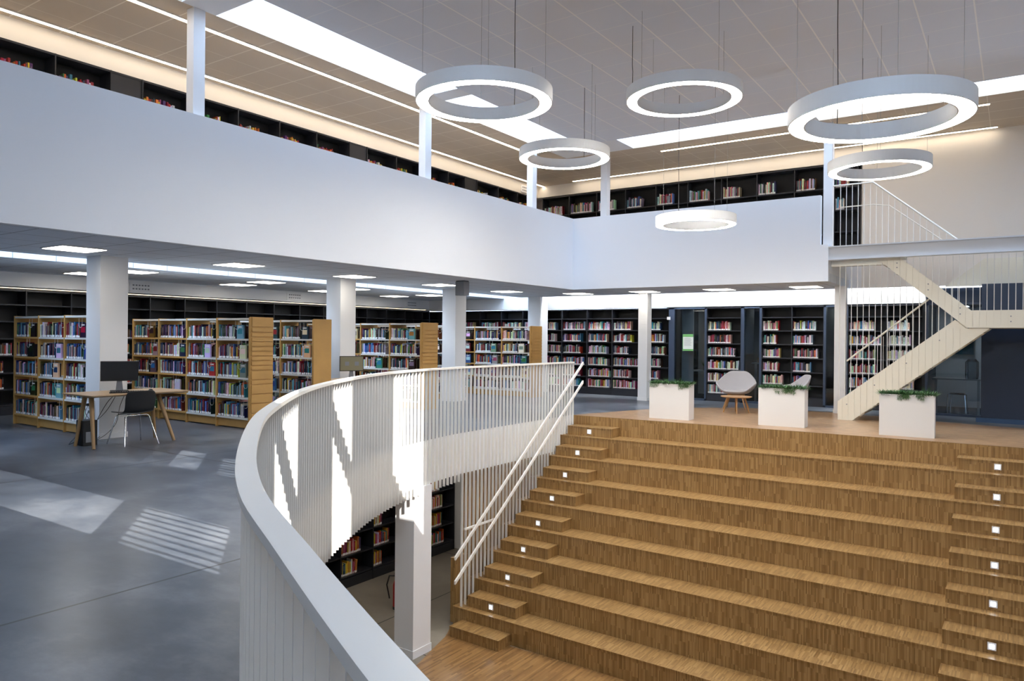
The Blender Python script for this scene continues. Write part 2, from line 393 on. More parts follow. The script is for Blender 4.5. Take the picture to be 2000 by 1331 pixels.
for x in (-8.33, -3.26): struct(MB().box(x, x+.17, 15.89, 16.06, 3.47, 6.0), 'column', ['white'], 'slim white post rising behind the back parapet')

# ------------------------------------------------------------------ balustrade with flat bars
bal = empty('balustrade', (-7.55, 13.3, 0), 'long curved white balustrade of close set flat bars round the stair void', 'balustrade')
capn = normals(CUR)
rows = []
for p, n in list(zip(CUR, capn))[::6]+[(CUR[-1], capn[-1])]:
    a = p-n*.012; c = p+n*.066
    rows.append([(a.x, a.y, 1.075), (c.x, c.y, 1.075), (c.x, c.y, 1.105), (a.x, a.y, 1.105)])
b = MB(); b.grid(rows, 0, close=True, smooth=False); b.face(list(reversed(rows[0]))); b.face(rows[-1])
b.build('handrail_cap', ['metalwhite'], bal)
fins = resample(CUR, .108); fn = normals(fins)
def ztread(y):
    """height of what carries a bar beside the steps"""
    for k in range(0, 9):
        if y > 13.3-.465*k: return 0 if k == 0 else -.36*k
    return None
spec = []
for p, n in zip(fins, fn):
    zb = -.79
    if p.x < -7.5 and p.y > 9.55:
        k = int((13.3-p.y)/.465)+1
        zb = -.36*min(8, k)
    spec.append((p, n, zb))
def fin(b, p, n, zb):
    t = Vector((-n.y, n.x)); a = p-t*.004; b.obox((a.x, a.y, zb), (n.x*.044, n.y*.044, 0), (t.x*.008, t.y*.008, 0), (0, 0, 1.08-zb))
order = sorted(range(len(spec)), key=lambda i: (Vector((spec[i][0].x, spec[i][0].y, 0)).length if spec[i][0].dot(Vector((FW.x, FW.y))) > .75 else 99))
rest = MB()
for r, i in enumerate(order):
    if r < 100:
        b = MB(); fin(b, *spec[i]); b.build('baluster', ['metalwhite'], bal)
    else: fin(rest, *spec[i])
o = rest.build('baluster_run', ['metalwhite'], bal); o['kind'] = 'stuff'
# two sloping handrails beside the steps
for off, z0, z1, xo in ((0, 1.05, -1.99, -7.42), (0, .66, -2.38, -7.42)):
    b = MB(); p0 = Vector((xo, 13.42, z0)); p1 = Vector((xo, 9.25, z1))
    b.obox(p0, (.03, 0, 0), p1-p0, (0, 0, .055))
    b.build('sloping_handrail', ['metalwhite'], bal)
b = MB().obox((-7.52, 9.62, -1.6), (.03, 0, 0), (0, .85, 0), (0, 0, .03))
b.build('handrail_bracket', ['metalwhite'], bal)

# ------------------------------------------------------------------ stepped seating
seat = empty('stepped_seating', (-7.7, 13.3, ZL), 'broad oak seating steps with inset step lights leading down to the lower floor', 'steps')
XR = .45
def yl(k, x=-7.7): return 13.3-.465*k+((x+7.7)/7.8)*(.2-.05*k)
for k in range(1, 9):
    f0, f1 = yl(k), yl(k, XR); r0, r1 = yl(k-1)+.03, yl(k-1, XR)+.03
    z1 = -.36*k; b = MB(); z0 = ZL
    if k > 1: pass
    b.quadbox([(-7.7, f0, z0), (XR, f1, z0), (XR, r1, z0), (-7.7, r0, z0), (-7.7, f0, z1-.02), (XR, f1, z1-.02), (XR, r1, z1-.02), (-7.7, r0, z1-.02)])
    b.quadbox([(-7.71, f0-.008, z1-.02), (XR, f1-.008, z1-.02), (XR, r1, z1-.02), (-7.71, r0, z1-.02), (-7.71, f0-.008, z1), (XR, f1-.008, z1), (XR, r1, z1), (-7.71, r0, z1)])
    b.build('seating_tier', ['step'], seat)
b = MB(); b.quadbox([(-7.7, 13.3, -.36), (XR, 13.51, -.36), (XR, 13.6, -.36), (-7.7, 13.4, -.36), (-7.7, 13.3, 0.0), (XR, 13.51, 0.0), (XR, 13.53, 0.0), (-7.7, 13.33, 0.0)])
b.build('top_riser', ['step'], seat)
for k in range(9):
    for xa, xb in ((-7.5, -6.52), (-.74, .3)):
        z0, z1 = max(ZL, -.36*(k+1)), -.36*k-.18
        dpt = .33
        fa, fb, ba, bb = yl(k, xa)-dpt, yl(k, xb)-dpt, yl(k, xa), yl(k, xb)
        b = MB().quadbox([(xa, fa, z0), (xb, fb, z0), (xb, bb, z0), (xa, ba, z0), (xa, fa, z1-.02), (xb, fb, z1-.02), (xb, bb, z1-.02), (xa, ba, z1-.02)])
        b.quadbox([(xa, fa-.008, z1-.02), (xb+.006, fb-.008, z1-.02), (xb+.006, bb, z1-.02), (xa, ba, z1-.02), (xa, fa-.008, z1), (xb+.006, fb-.008, z1), (xb+.006, bb, z1), (xa, ba, z1)])
        st = b.build('step_block', ['step'], seat)
        if k < 8:
            cx = (xa+xb)/2+.0; fy = (fa+fb)/2; zc = z1-.09
            l = MB().box(cx-.045, cx+.045, fy-.012, fy+.004, zc-.045, zc+.045).build('step_light', ['outlet'], st)
            MB().box(cx-.026, cx+.026, fy-.016, fy-.012, zc-.026, zc+.026).build('light_lens', ['stepled'], l)
# timber cladding left of the steps
b = MB().box(-7.95, -7.9, 10.1, 13.3, ZL, -.68).box(-7.95, -7.71, 9.45, 10.1, ZL, -2.2)
b = MB().box(-7.95, -7.9, 10.1, 13.3, ZL, -.68).box(-7.9, -7.8, 9.75, 10.1, ZL, -2.15)
b.build('side_cladding', ['step'], seat)

# ------------------------------------------------------------------ steel stair
st = empty('steel_stair', (-2.95, 15.97, 0), 'cream steel stair with thin vertical rods rising from the deck to the gallery', 'stair')
YS = 15.97; YB = 17.0
def stringer(pts, y, t=.03):
    b = MB(); n = len(pts)
    f = [(x, y, z) for x, z in pts]; k = [(x, y+t, z) for x, z in pts]
    b.face(f); b.face(list(reversed(k)))
    for i in range(n): j = (i+1) % n; b.face([f[j], f[i], k[i], k[j]])
    return b
S1 = [(-2.97, 0), (-2.70, 0), (-.35, 2.0), (-.95, 2.0), (-2.97, .36)]
S2 = [(-2.27, 3.2), (-1.87, 3.2), (-.70, 2.17), (1.5, 2.17), (1.5, 1.85), (-.76, 1.85)]
S1 = [(-2.97, 0), (-2.70, 0), (-.40, 1.84), (-.78, 1.84), (-.95, 2.0), (-2.97, .37)]
for y in (YS, YB): stringer(S1, y).build('stringer', ['beige'], st)
for y in (YS-.035, YB+.035): stringer(S2, y).build('stringer', ['beige'], st)
# folded ribs on the near stringers
b = MB()
for i in range(19):
    x = -2.9+i*.112
    zb = max(0, (x+2.70)*.8); zt = min(.37+(x+2.97)*.808, 1.84+.0)
    if zt > zb+.05: b.box(x, x+.014, YS-.012, YS, zb, zt)
b.build('rib', ['beige'], st)
b = MB(); bo = MB()
def s2b(x): return 3.2-(x+2.27)*.894 if x < -.76 else 1.85
def s2t(x): return min(3.2, 3.2-(x+1.87)*.88) if x < -.70 else 2.17
for i in range(32):
    x = -2.1+i*.1085; b.box(x, x+.012, YS-.046, YS-.035, s2b(x)+.004, s2t(x)-.004)
b.build('rib', ['beige'], st)
for x in (-1.95, -1.42, -.9, -.12, .6):
    for f in (.35, .65): z = s2b(x)+(s2t(x)-s2b(x))*f; bo.tube([(x+.03, YS-.05, z), (x+.03, YS-.034, z)], .011, 8)
for x in (-2.8, -2.3, -1.75, -1.2): z = .2+(x+2.97)*.81-.02; bo.tube([(x, YS-.016, z), (x, YS, z)], .011, 8)
bo.build('bolt', ['grey'], st)
for i in range(10):
    x0 = -2.75+i*.22; z = .18*(i+1)
    MB().box(x0, x0+.27, YS+.03, YB, z-.04, z).build('tread', ['beige'], st)
for i in range(6):
    x0 = -.95-i*.235; z = 1.98+.19*(i+1)
    MB().box(x0-.05, x0+.22, YS, YB+.03, z-.04, z).build('tread', ['beige'], st)
MB().box(-.9, 1.5, YS, YB+.06, 2.05, 2.13).build('landing', ['beige'], st)
MB().box(-3.13, -1.9, YS, 17.4, 3.3, 3.47).build('landing', ['beige'], st)
MB().box(-3.12, -2.2, YS+.03, YS+.2, 3.09, 3.2).build('edge_channel', ['beige'], st)
rods = MB(); nr = 0
for i in range(36):
    x = -2.95+i*.1085
    segs = []
    def s1top(x): return min(.37+(x+2.97)*.808, 1.84)
    def s2bot(x): return 3.2-(x+2.27)*.894 if x < -.76 else 1.85
    def s2top(x): return 3.2-(x+1.87)*.88 if x < -.70 else 2.17
    if x < -.8: segs.append((s1top(x), 3.1 if x < -2.2 else s2bot(x)))
    top = 4.72 if x < -2.36 else 4.72-(x+2.36)*.87
    lowt = 3.47 if x < -2.2 else (3.2 if x < -1.87 else s2top(x))
    if x < -.9: segs.append((lowt, top))
    else: segs.append((s2top(x), 3.2))
    for z0, z1 in segs:
        if z1 > z0+.05:
            MB().cyl(x, YS+.01, z0, z1, .007, 6).build('rod', ['metalwhite'], st)
for x in [-2.4+i*.11 for i in range(14)]:
    MB().cyl(x, YB+.01, .37+(x+2.97)*.808, 1.25+(x+2.82)*.82, .006, 6).build('rod', ['metalwhite'], st)
MB().tube([(-3.1, YS, 4.72), (-2.36, YS, 4.72), (-.9, YS, 3.47)], .017, 8).build('handrail', ['metalwhite'], st)
MB().tube([(-3.15, YB, 4.45), (-2.5, YB, 4.45), (-2.2, YB, 4.4), (-1.1, YB, 3.5)], .012, 8).build('handrail', ['metalwhite'], st)
MB().tube([(-2.82, YS+.06, 1.18), (-1.38, YS+.06, 2.40)], .018, 8).build('handrail', ['beige'], st)
# solid far parapet of the landing
f = [(-1.22, 2.72), (1.5, 2.72), (1.5, 3.26), (-.55, 3.26)]
stringer(f, 17.5, .04).build('far_parapet', ['beige'], st)
o = MB().box(-3.13, 6.5, 15.78, 15.8, 3.22, 3.46).box(-3.13, 6.5, 15.74, 15.9, 3.455, 3.48).box(-3.13, 6.5, 15.74, 15.9, 3.2, 3.215).build('steel_beam', ['beam'])
tag(o, 'long grey steel beam carrying the gallery bridge above the stair', 'beam')

# ------------------------------------------------------------------ ceiling lights
def panel_light(x, y, lab):
    e = empty('ceiling_panel_light', (x, y, 2.78), lab, 'ceiling light', 'square panel lights in the low ceiling')
    MB().box(x-.31, x+.31, y-.31, y+.31, 2.765, 2.782).build('frame', ['white'], e)
    MB().box(x-.29, x+.29, y-.29, y+.29, 2.76, 2.765).build('diffuser', ['panel'], e)
for x, y in ((-9.3, 6.5), (-9.3, 9.1), (-9.3, 11.7)):  # unseen lamps added under the slab to brighten the lower floor
    e = empty('ceiling_panel_light', (x, y, -.68), 'unseen added panel light under the entrance slab brightening the lower floor', 'ceiling light', 'added lights brightening the lower floor')
    MB().box(x-.31, x+.31, y-.31, y+.31, -.695, -.68).build('frame', ['white'], e); MB().box(x-.29, x+.29, y-.29, y+.29, -.70, -.695).build('diffuser', ['panel'], e)
for x in (-6.7, -5.45, -3.5, -1.1):  # lamps added to brighten the rooms behind the glass
    e = empty('ceiling_panel_light', (x, 19.9, 2.42), 'added panel light brightening the office behind the glass', 'ceiling light', 'added lights brightening the offices')
    MB().box(x-.2, x+.2, 19.6, 20.2, 2.405, 2.42).build('frame', ['white'], e); MB().box(x-.18, x+.18, 19.62, 20.18, 2.4, 2.405).build('diffuser', ['panel'], e)
for i, y in enumerate((5.0, 7.62, 10.24, 12.86, 15.5)): panel_light(-10.8, y, f'square panel light above the front aisle, {ORD[i]} nearest the camera')
for i, y in enumerate((7.45, 10.4, 13.0, 15.95)): panel_light(-13.75, y, f'square panel light beyond the daylight slot, {ORD[i]} nearest the camera')
for i, y in enumerate((7.2, 10.6, 13.2, 15.85)): panel_light(-15.05, y, f'square panel light nearest the left wall, {ORD[i]} from the camera')
for i, x in enumerate((-9.6, -7.7, -5.8, -3.85)): panel_light(x, 17.1, f'square panel light above the far aisle, {ORD[i]} from the left')
def linear(name, x0, x1, y0, y1, z, lab, m='ledwarm', grp='linear lights of the upper gallery'):
    e = empty(name, ((x0+x1)/2, (y0+y1)/2, z), lab, 'linear light', grp)
    MB().box(x0-.015, x1+.015, y0-.015, y1+.015, z, z+.012).build('profile', ['white'], e)
    MB().box(x0, x1, y0, y1, z-.006, z).build('diffuser', [m], e)
linear('linear_light', -9.66, -9.60, -1.9, 15.84, 5.985, 'continuous warm light line in the left gallery ceiling beside the skylight')
linear('linear_light', -6.9, -.45, 16.15, 16.21, 5.985, 'continuous warm light line in the back gallery ceiling beside the skylight')
for i in range(12):
    y0 = -1.2+i*1.62
    linear('linear_light', -11.42, -11.36, y0, y0+1.60, 5.985, f'warm wall washing light over the left gallery bookcase, {ORD[11-i]} from the corner', 'ledwash', grp='wall washers above the left gallery shelves')
for i in range(6):
    x0 = -10.3+i*1.66
    linear('linear_light', x0, x0+1.64, 17.96, 18.02, 5.985, f'warm wall washing light over the back gallery bookcase, {ORD[i]} from the corner', 'ledwash', grp='wall washers above the back gallery shelves')
linear('cove_light', -11.3, 6.3, 18.27, 18.33, 3.25, 'white light line hidden in the cove above the far black shelves', 'cove', 'cove lights')
linear('shelf_light', -16.09, -16.06, -1.9, 18.4, 2.47, 'thin warm light line along the top of the left black bookcase', 'ledshelf', 'shelf lights')

def ring(x, y, z, d, lab, wires, cable):
    e = empty('ring_pendant', (x, y, z), lab, 'pendant light', 'round ring pendants over the steps')
    ro, ri, h = d/2, d/2*.8, .155
    b = MB().lathe(x, y, [(ro, z), (ro, z+h), (ri, z+h), (ri, z), (ri+.012, z), (ri+.012, z+.004), (ro-.012, z+.004), (ro-.012, z)], 96, closed=True)
    b.build('housing', ['ring'], e)
    MB().lathe(x, y, [(ri+.012, z+.003), (ro-.012, z+.003), (ro-.012, z+.001), (ri+.012, z+.001)], 96, closed=True).build('diffuser', ['ringlight'], e)
    rm = (ro+ri)/2
    zc = 6.0 if y > 4.8 else ZT
    for a in wires:
        MB().cyl(x+rm*math.cos(a), y+rm*math.sin(a), z+h, zc, .0022, 5).build('suspension_wire', ['wire'], e)
    px, py = x+rm*math.cos(cable), y+rm*math.sin(cable)
    MB().tube([(px, py, z+h), (px+.006, py, z+h+.3), (px-.004, py+.005, (z+zc)/2), (px, py, zc)], .0045, 6).build('power_cable', ['cable'], e)
W = (math.radians(30), math.radians(150), math.radians(270))
def W4(a): return [math.radians(a+90*i) for i in range(4)]
ring(-5.1, 6.83, 4.3, 1.58, 'large ring pendant left of the group, in front of the skylight', W4(40), math.radians(95))
ring(-3.83, 9.74, 4.9, 1.57, 'highest ring pendant, in the middle of the group', W4(60), math.radians(200))
ring(-1.06, 7.42, 3.6, 1.55, 'nearest and largest looking ring pendant, above the stair side', W4(20), math.radians(130))
ring(-6.3, 10.7, 4.6, 1.52, 'ring pendant hanging before the gallery corner', W4(70), math.radians(90))
ring(-1.7, 12.0, 4.1, 1.39, 'ring pendant just below the nearest one, before the cream wall', W4(10), math.radians(120))
ring(-4.59, 12.27, 3.56, 1.36, 'lowest ring pendant, in front of the back parapet', W4(50), math.radians(140))

# ------------------------------------------------------------------ books
PAL = {'white': 'e9e7e2', 'cream': 'd8cba8', 'red': 'a32228', 'crimson': '7c1a2b', 'orange': 'cf6d28', 'yellow': 'd8b63a', 'green': '3c7a4a', 'teal': '2f8391', 'blue': '2f5f9e',
       'navy': '1f2c4f', 'grey': '8b8d90', 'black': '1c1c20', 'brown': '5d3a26', 'pink': 'b04f74', 'purple': '54386b', 'skyblue': '6ea7cc'}
MIXB = ['navy']*6+['black']*7+['blue']*3+['grey']*4+['crimson']*3+['red']*2+['teal']*2+['white']*5+['brown']*3+['cream']*3+['green']+['purple', 'orange', 'yellow', 'skyblue', 'skyblue']
MIXF = ['white']*12+['cream']*2+['red']*3+['crimson']*2+['blue']*2+['navy']*2+['black']*3+['grey']*3+['teal']*2+['pink']*2+['green', 'yellow', 'orange', 'brown', 'skyblue', 'skyblue', 'purple']
MIXW = ['white']*5+['orange']*2+['red']*3+['yellow']*2+['brown']*3+['cream']*3+['crimson']*2+['navy', 'green', 'grey', 'black']
MIXL = ['white']*14+['cream']*2+['grey']*2+['skyblue', 'red']
MIXLR = ['yellow']*4+['orange']*3+['red']*4+['white']*3+['navy', 'green', 'teal', 'crimson', 'brown', 'pink', 'purple']
BOOKS = []
def jit(c, r):
    c = [min(1, max(0, x*r.uniform(.55, 1.1)+r.uniform(-.015, .015))) for x in srgb(PAL[c])]; return c
def fill(o, d, n, length, z, shelf, hmax=.30, pal=MIXB, hh=.225, sticker=True, lean=.04, r=R, faceout=None, skip=None, setback=.012):
    """o: left end on the shelf front edge; d: unit vector along the row; n: outward normal"""
    d = Vector(d).normalized(); n = Vector(n).normalized(); s = .0; i = 0; o = Vector(o)
    while s < length-.012:
        t = r.choice((.014, .018, .02, .024, .028, .034, .042)); h = min(hmax, hh*r.uniform(.82, 1.13)); dep = .14*r.uniform(.9, 1.15)
        if s+t > length: break
        c = r.choice(pal); ln = 0
        if r.random() < lean: ln = r.uniform(.03, .12)
        BOOKS.append(dict(p=o+d*s, d=d, n=n, t=t, h=h, dep=dep, z=z, c=jit(c, r), name=c, shelf=shelf, i=i, lean=ln, st=sticker, sb=setback+r.uniform(0, .012), face=False))
        s += t+.0012+ln*h*.6; i += 1
    return i
def faceout(o, d, n, z, shelf, w=.16, h=.225, r=R, pal=MIXB):
    c = r.choice(pal); d = Vector(d); n = Vector(n)
    BOOKS.append(dict(p=Vector(o), d=d, n=n, t=w, h=h, dep=.03, z=z, c=jit(c, r), name=c, shelf=shelf, i=0, lean=0, st=False, sb=.02, face=True, c2=jit(r.choice(MIXF), r)))
def add_book(b, k):
    d, n, z = k['d'], k['n'], k['z']; o = k['p']-n*k['sb']; o = Vector((o.x, o.y, z))
    up = Vector((0, 0, 1)); u = (up+d*k['lean']).normalized()*k['h']; w = d*k['t']; dp = -n*k['dep']
    c = k['c']; page = (.72, .68, .58)
    if k['face']:
        b.obox(o, w, dp, u, 0, c)
        q = o+n*.0008
        b.face([q+w*.12+u*.35, q+w*.88+u*.35, q+w*.88+u*.72, q+w*.12+u*.72], 0, k['c2'])
        b.face([q+w*.2+u*.82, q+w*.8+u*.82, q+w*.8+u*.9, q+w*.2+u*.9], 0, (.75, .75, .72))
        return
    # cover: spine + two boards, page block inside
    e = min(.0025, k['t']*.2); W_ = d*e
    b.obox(o, w, dp*.03, u, 0, c)
    b.obox(o+dp*.03, W_, dp*.97, u, 0, c); b.obox(o+dp*.03+w-W_, W_, dp*.97, u, 0, c)
    b.obox(o+dp*.03+W_, w-2*W_, dp*.93, u*.975, 0, page)
    q = o+n*.0006
    if k['st']: b.face([q+w*.06+u*.02, q+w*.94+u*.02, q+w*.94+u*.17, q+w*.06+u*.17], 0, (.86, .87, .88))
    if k['t'] > .017 and (k['i']*7+int(k['t']*1e4)) % 5 < 3:
        lum = sum(c)/3; tc = [x*.6+.16 for x in c] if lum < .3 else [x*.35 for x in c]
        b.face([q+w*.36+u*.45, q+w*.64+u*.45, q+w*.64+u*.86, q+w*.36+u*.86], 0, tc)

# ------------------------------------------------------------------ birch racks (double sided, along x)
ZS = (.19, .535, .87, 1.19, 1.53); ZTOP = 1.87
def birch(xs, y0, dep, lab, short, endkind, endlabel, seed, fullback=True):
    r = random.Random(seed)
    e = empty('birch_rack', (xs[0], y0, 0), lab, 'bookcase', 'birch book racks under the low ceiling')
    for x in xs: MB().box(x-.014, x+.014, y0, y0+dep, 0, ZTOP+.02).build('upright', ['birch'], e, bevel=.002)
    for bi, (xa, xb) in enumerate(zip(xs, xs[1:])):
        MB().box(xa+.014, xb-.014, y0+.01, y0+dep-.01, ZTOP-.02, ZTOP+.012).build('top_board', ['shelfwhite'], e)
        MB().box(xa+.014, xb-.014, y0+.04, y0+.06, 0.02, .15).build('plinth', ['birch'], e)
        for si, z in enumerate(ZS):
            MB().box(xa+.014, xb-.014, y0+.005, y0+dep/2-.02, z-.03, z).box(xa+.014, xb-.014, y0+dep/2+.02, y0+dep-.005, z-.03, z).build('shelf', ['shelfwhite' if (bi+1 >= len(xs)-2) else 'birch'], e)  # whiter shelves in the nearer bays put the lighting into the colour
            sh = f'{ORD[4-si]} shelf, {ORD[bi]} bay of {short}'
            L = xb-xa-.05
            fo = r.random() < .62
            ln = L*r.uniform(.86, .98) if not fo else L*r.uniform(.5, .74)
            if si == 0: ln = L*r.uniform(.8, .97); fo = False
            fill((xa+.02, y0+.012, 0), (1, 0, 0), (0, -1, 0), ln, z, sh, r=r)
            if fo:
                xf = xa+.02+ln+.01; wf = min(.17, xb-.02-xf)
                if wf > .1: faceout((xf, y0+.012, 0), (1, 0, 0), (0, -1, 0), z, sh, w=wf, h=.235, r=r)
            xw = xa+.02+min(ln, L-.1)
            zt = (ZS+(ZTOP,))[si+1]-.03
            MB().tube([(xw-.03, y0+.03, zt), (xw-.03, y0+.03, zt-.12), (xw, y0+.03, zt-.15), (xw+.04, y0+.03, zt-.15), (xw+.07, y0+.03, zt-.12), (xw+.07, y0+.03, zt)], .0035, 6).build('book_support', ['shelfwhite'], e)
            # far side row: back-facing books seen between the shelves
            fill((xa+.02, y0+dep/2+.15, 0), (1, 0, 0), (0, -1, 0), L*r.uniform(.6, .95), z, 'back:'+sh, r=r, pal=['cream', 'grey', 'brown'], sticker=False)
    xe = xs[-1]+.014
    b = MB().box(xe, xe+.02, y0, y0+dep, 0, ZTOP+.03)
    pe = b.build('end_panel', ['birch'], e, bevel=.002)
    if endkind == 'slat':
        zz = [1.73, 1.64, 1.56, 1.48, 1.40, 1.32, 1.24, 1.16, 1.08, 1.0, .84, .76, .6, .44, .28, .12]
        zp = ZTOP+.03
        for z in zz: MB().box(xe+.02, xe+.04, y0+.02, y0+dep-.02, z+.01, zp-.008).build('slat', ['birch'], pe); zp = z
    return e
X0 = -10.62
def bays(n, x1=X0, w=.915): return [x1-w*(n-i) for i in range(n+1)]
birch([-14.5, -13.59, -12.68, -11.86], 5.72, .5, 'birch book rack nearest the camera, behind the computer desk', 'nearest birch rack', 'plain', '', 11)
birch(bays(4), 7.70, .46, 'birch book rack with slatted end panel, second row back', 'second birch rack', 'slat', '', 12)
birch(bays(4, -10.62), 9.05, .42, 'birch book rack with plain end panel, beside the second column', 'third birch rack', 'plain', '', 13)
birch(bays(4), 12.0, .54, 'birch book rack with slatted end panel, behind the second column', 'fourth birch rack', 'slat', '', 14)
birch(bays(4, -11.9), 14.3, .54, 'birch book rack half hidden by the projector column', 'fifth birch rack', 'plain', '', 15)
birch(bays(4, -10.6), 16.3, .54, 'birch book rack with slatted end panel, farthest row', 'sixth birch rack', 'slat', '', 16)

# ------------------------------------------------------------------ black wall bookcases
ZW = (.2, .5, .82, 1.155, 1.49, 1.825, 2.155)
def black(o, d, n, bw, levels, top, lab, short, fills, pal, r, dep=.33, plinth=.17, z0=0, closed=(), grp=None, extra_up=None, hh=.215):
    """o: left end of the front face, d: along, n: outward; bw: list of bay widths"""
    o = Vector((o[0], o[1], z0)); d = Vector((*d, 0)); n = Vector((*n, 0)); T = .02
    e = empty('black_bookcase', o, lab, 'bookcase', grp or 'black wall bookcases')
    tot = sum(bw); up = Vector((0, 0, 1))
    MB().obox(o-n*(dep-.01), d*tot, -n*.015, up*(top-z0)).build('back_panel', ['blkback'], e)
    MB().obox(o+up*(top-z0-.03)-n*(dep-.01), d*tot, n*(dep-.012), up*.03).build('top_board', ['blk'], e)
    if plinth: MB().obox(o-n*(dep-.01), d*tot, n*(dep-.012), up*plinth).build('plinth', ['blk'], e)
    s = 0; U = [0]
    for w in bw: s += w; U.append(s)
    for s in U: MB().obox(o+d*(s-T/2)-n*(dep-.01), d*T, n*(dep), up*(top-z0-.001)).build('upright', ['blk'], e)
    for bi in range(len(bw)):
        if bi in closed:
            MB().obox(o+d*(U[bi]+T/2)-n*.03, d*(bw[bi]-T), n*.02, up*(top-z0-.03)).build('panel', ['blk'], e); continue
        for si, z in enumerate(levels):
            MB().obox(o+d*(U[bi]+T/2)+up*(z-z0-.025)-n*(dep-.015), d*(bw[bi]-T), n*(dep-.02), up*.025).build('shelf', ['blk'], e)
            fr = fills(bi, si, r)
            if fr:
                a, f = fr if isinstance(fr, tuple) else (0, fr)
                fill(o+d*(U[bi]+T/2+.012+a*bw[bi]), d, n, (bw[bi]-T-.02)*f, z, f'{ORD[len(levels)-1-si]} shelf, {ORD[bi]} bay of {short}', r=r, pal=pal if not callable(pal) else pal(bi), hh=hh, hmax=.34 if z0 == 3.47 else .29, setback=.05)
    return e
r = random.Random(5)
def fl(bi, si, r):
    if si >= 5: return 0
    if si == 4: return r.choice((0, .3, .45, .55, .6))
    return r.choice((.5, .6, .7, .75, 0)) if si else r.choice((0, .55))
black((-16.1, -1.82), (0, 1), (1, 0), [.838]*24+[.33], ZW, 2.44, 'long black bookcase along the left wall behind the birch racks', 'left wall bookcase', fl, MIXW, r, dep=.38)
def ff(bi, si, r):
    if si == 6: return 0
    return r.uniform(.58, .97)
black((-16.05, 18.6), (1, 0), (0, -1), [.41, .83, .83, .83, .8, .6, .77, .83, .8, .85, .84], ZW, 2.42, 'black bookcase across the far wall left of the slim column', 'far wall bookcase', ff, MIXF, r, dep=.35)
black((-6.63, 18.6), (1, 0), (0, -1), [.89], ZW, 2.42, 'single bay black bookcase between two glass panels', 'single bay bookcase', ff, MIXF, r, dep=.35)
black((-5.23, 18.6), (1, 0), (0, -1), [.72, .73], ZW, 2.42, 'two bay black bookcase behind the middle planter', 'two bay bookcase', lambda b_, s_, r_: 0 if s_ == 6 else r_.uniform(.45, .85), MIXF, r, dep=.35)
black((-3.25, 18.6), (1, 0), (0, -1), [.81, .8], ZW, 2.42, 'two bay black bookcase behind the steel stair', 'stair bookcase', lambda b_, s_, r_: 0 if s_ == 6 else r_.uniform(.6, .9), lambda b_: MIXL if b_ == 1 else MIXF, r, dep=.35)
# gallery bookcases
GL = (3.75, 4.18, 4.62, 5.13)
def fg(bi, si, r): return 0 if si < 3 else r.uniform(.45, .85)
cl = (2, 7, 12)
black((-11.6, 1.6), (0, 1), (1, 0), [.87]*4+[.8, .5, .86, .9, .9, .9, .89, .5, .91, .9, .93, .68, .5, .95, .93, .98], (4.1, 4.6, 5.12), 5.68, 'black bookcase along the left gallery, seen above the parapet', 'left gallery bookcase', lambda b_, s_, r_: r_.uniform(.5, .8) if s_ == 2 else 0, MIXLR, r, z0=3.47, plinth=.1, closed=(5, 11, 16), grp='black gallery bookcases', hh=.30)
black((-11.42, 18.2), (1, 0), (0, -1), [.88]*9+[.5], (4.1, 4.6, 5.12), 5.66, 'black bookcase along the back gallery, seen above the parapet', 'back gallery bookcase', lambda b_, s_, r_: (r_.uniform(.7, .95) if b_ < 2 else r_.uniform(.5, .72)) if s_ == 2 else (.4 if s_ else 0), MIXF, r, z0=3.47, plinth=.1, grp='black gallery bookcases', hh=.27)
# lower level
black((-10.55, 2.9), (0, 1), (1, 0), [.852]*12, (-3.02, -2.62, -2.22, -1.83, -1.43), -.72, 'black bookcase on the lower floor, seen through the void', 'lower bookcase', lambda b_, s_, r_: r_.choice((.35, .5, .6, .68)), MIXLR, random.Random(3), z0=ZL, plinth=.18, grp='black lower bookcases', hh=.26)

# ------------------------------------------------------------------ glazed bays and the offices behind
def bay(x0, x1, y, lab, post=.05, pl=0, top=2.42):
    o = MB().box(x0, x0+post+pl, y-.02, y+.08, 0, top).box(x1-post, x1, y-.02, y+.08, 0, top).box(x0, x1, y-.02, y+.08, 0, .05).box(x0, x1, y-.02, y+.08, top-.04, top).build('window_1', ['navyframe'])
    o['kind'] = 'structure'; o['label'] = lab
    MB().box(x0+post+pl, x1-post, y+.02, y+.03, .05, top-.04).build('pane', ['glass'], o)
bay(-7.66, -6.63, 18.6, 'tall glass panel with a notice on it', pl=.1)
bay(-5.74, -5.23, 18.6, 'narrow glass panel behind the armchair', pl=.03)
bay(-3.78, -3.25, 18.6, 'narrow glass panel beside the cream column')
bay(-1.64, -.56, 18.3, 'glass office front under the stair landing')
struct(MB().box(-8, 6.5, 18.97, 20.9, -.3, 0).box(-7.7, 6.5, 19.0, 20.9, 2.42, 2.5), 'floor_office', ['carpet'])
struct(MB().box(-7.9, -7.7, 19, 20.9, 0, 2.44).box(-5.8, -5.74, 19, 20.9, 0, 2.44).box(-3.9, -3.78, 19, 20.9, 0, 2.44).box(-1.7, -1.64, 18.3, 20.9, 0, 2.44), 'wall_office', ['dark'])
struct(MB().box(-.58, 6.5, 17.3, 17.4, 0, 2.74).box(-.58, -.5, 17.4, 18.6, 0, 2.74).box(-1.64, -.58, 18.3, 18.6, 2.42, 2.74), 'wall_navy', ['navy'], 'dark blue panelled wall under the stair landing')
struct(MB().box(-.66, 6.5, 17.26, 17.3, 0, .09), 'baseboard_navy', ['navytrim'])
o = MB().box(-7.42, -7.1, 18.9, 18.94, .05, 2.38).build('room_divider', ['outlet']); tag(o, 'pale panel standing behind the glass with the notice', 'panel')
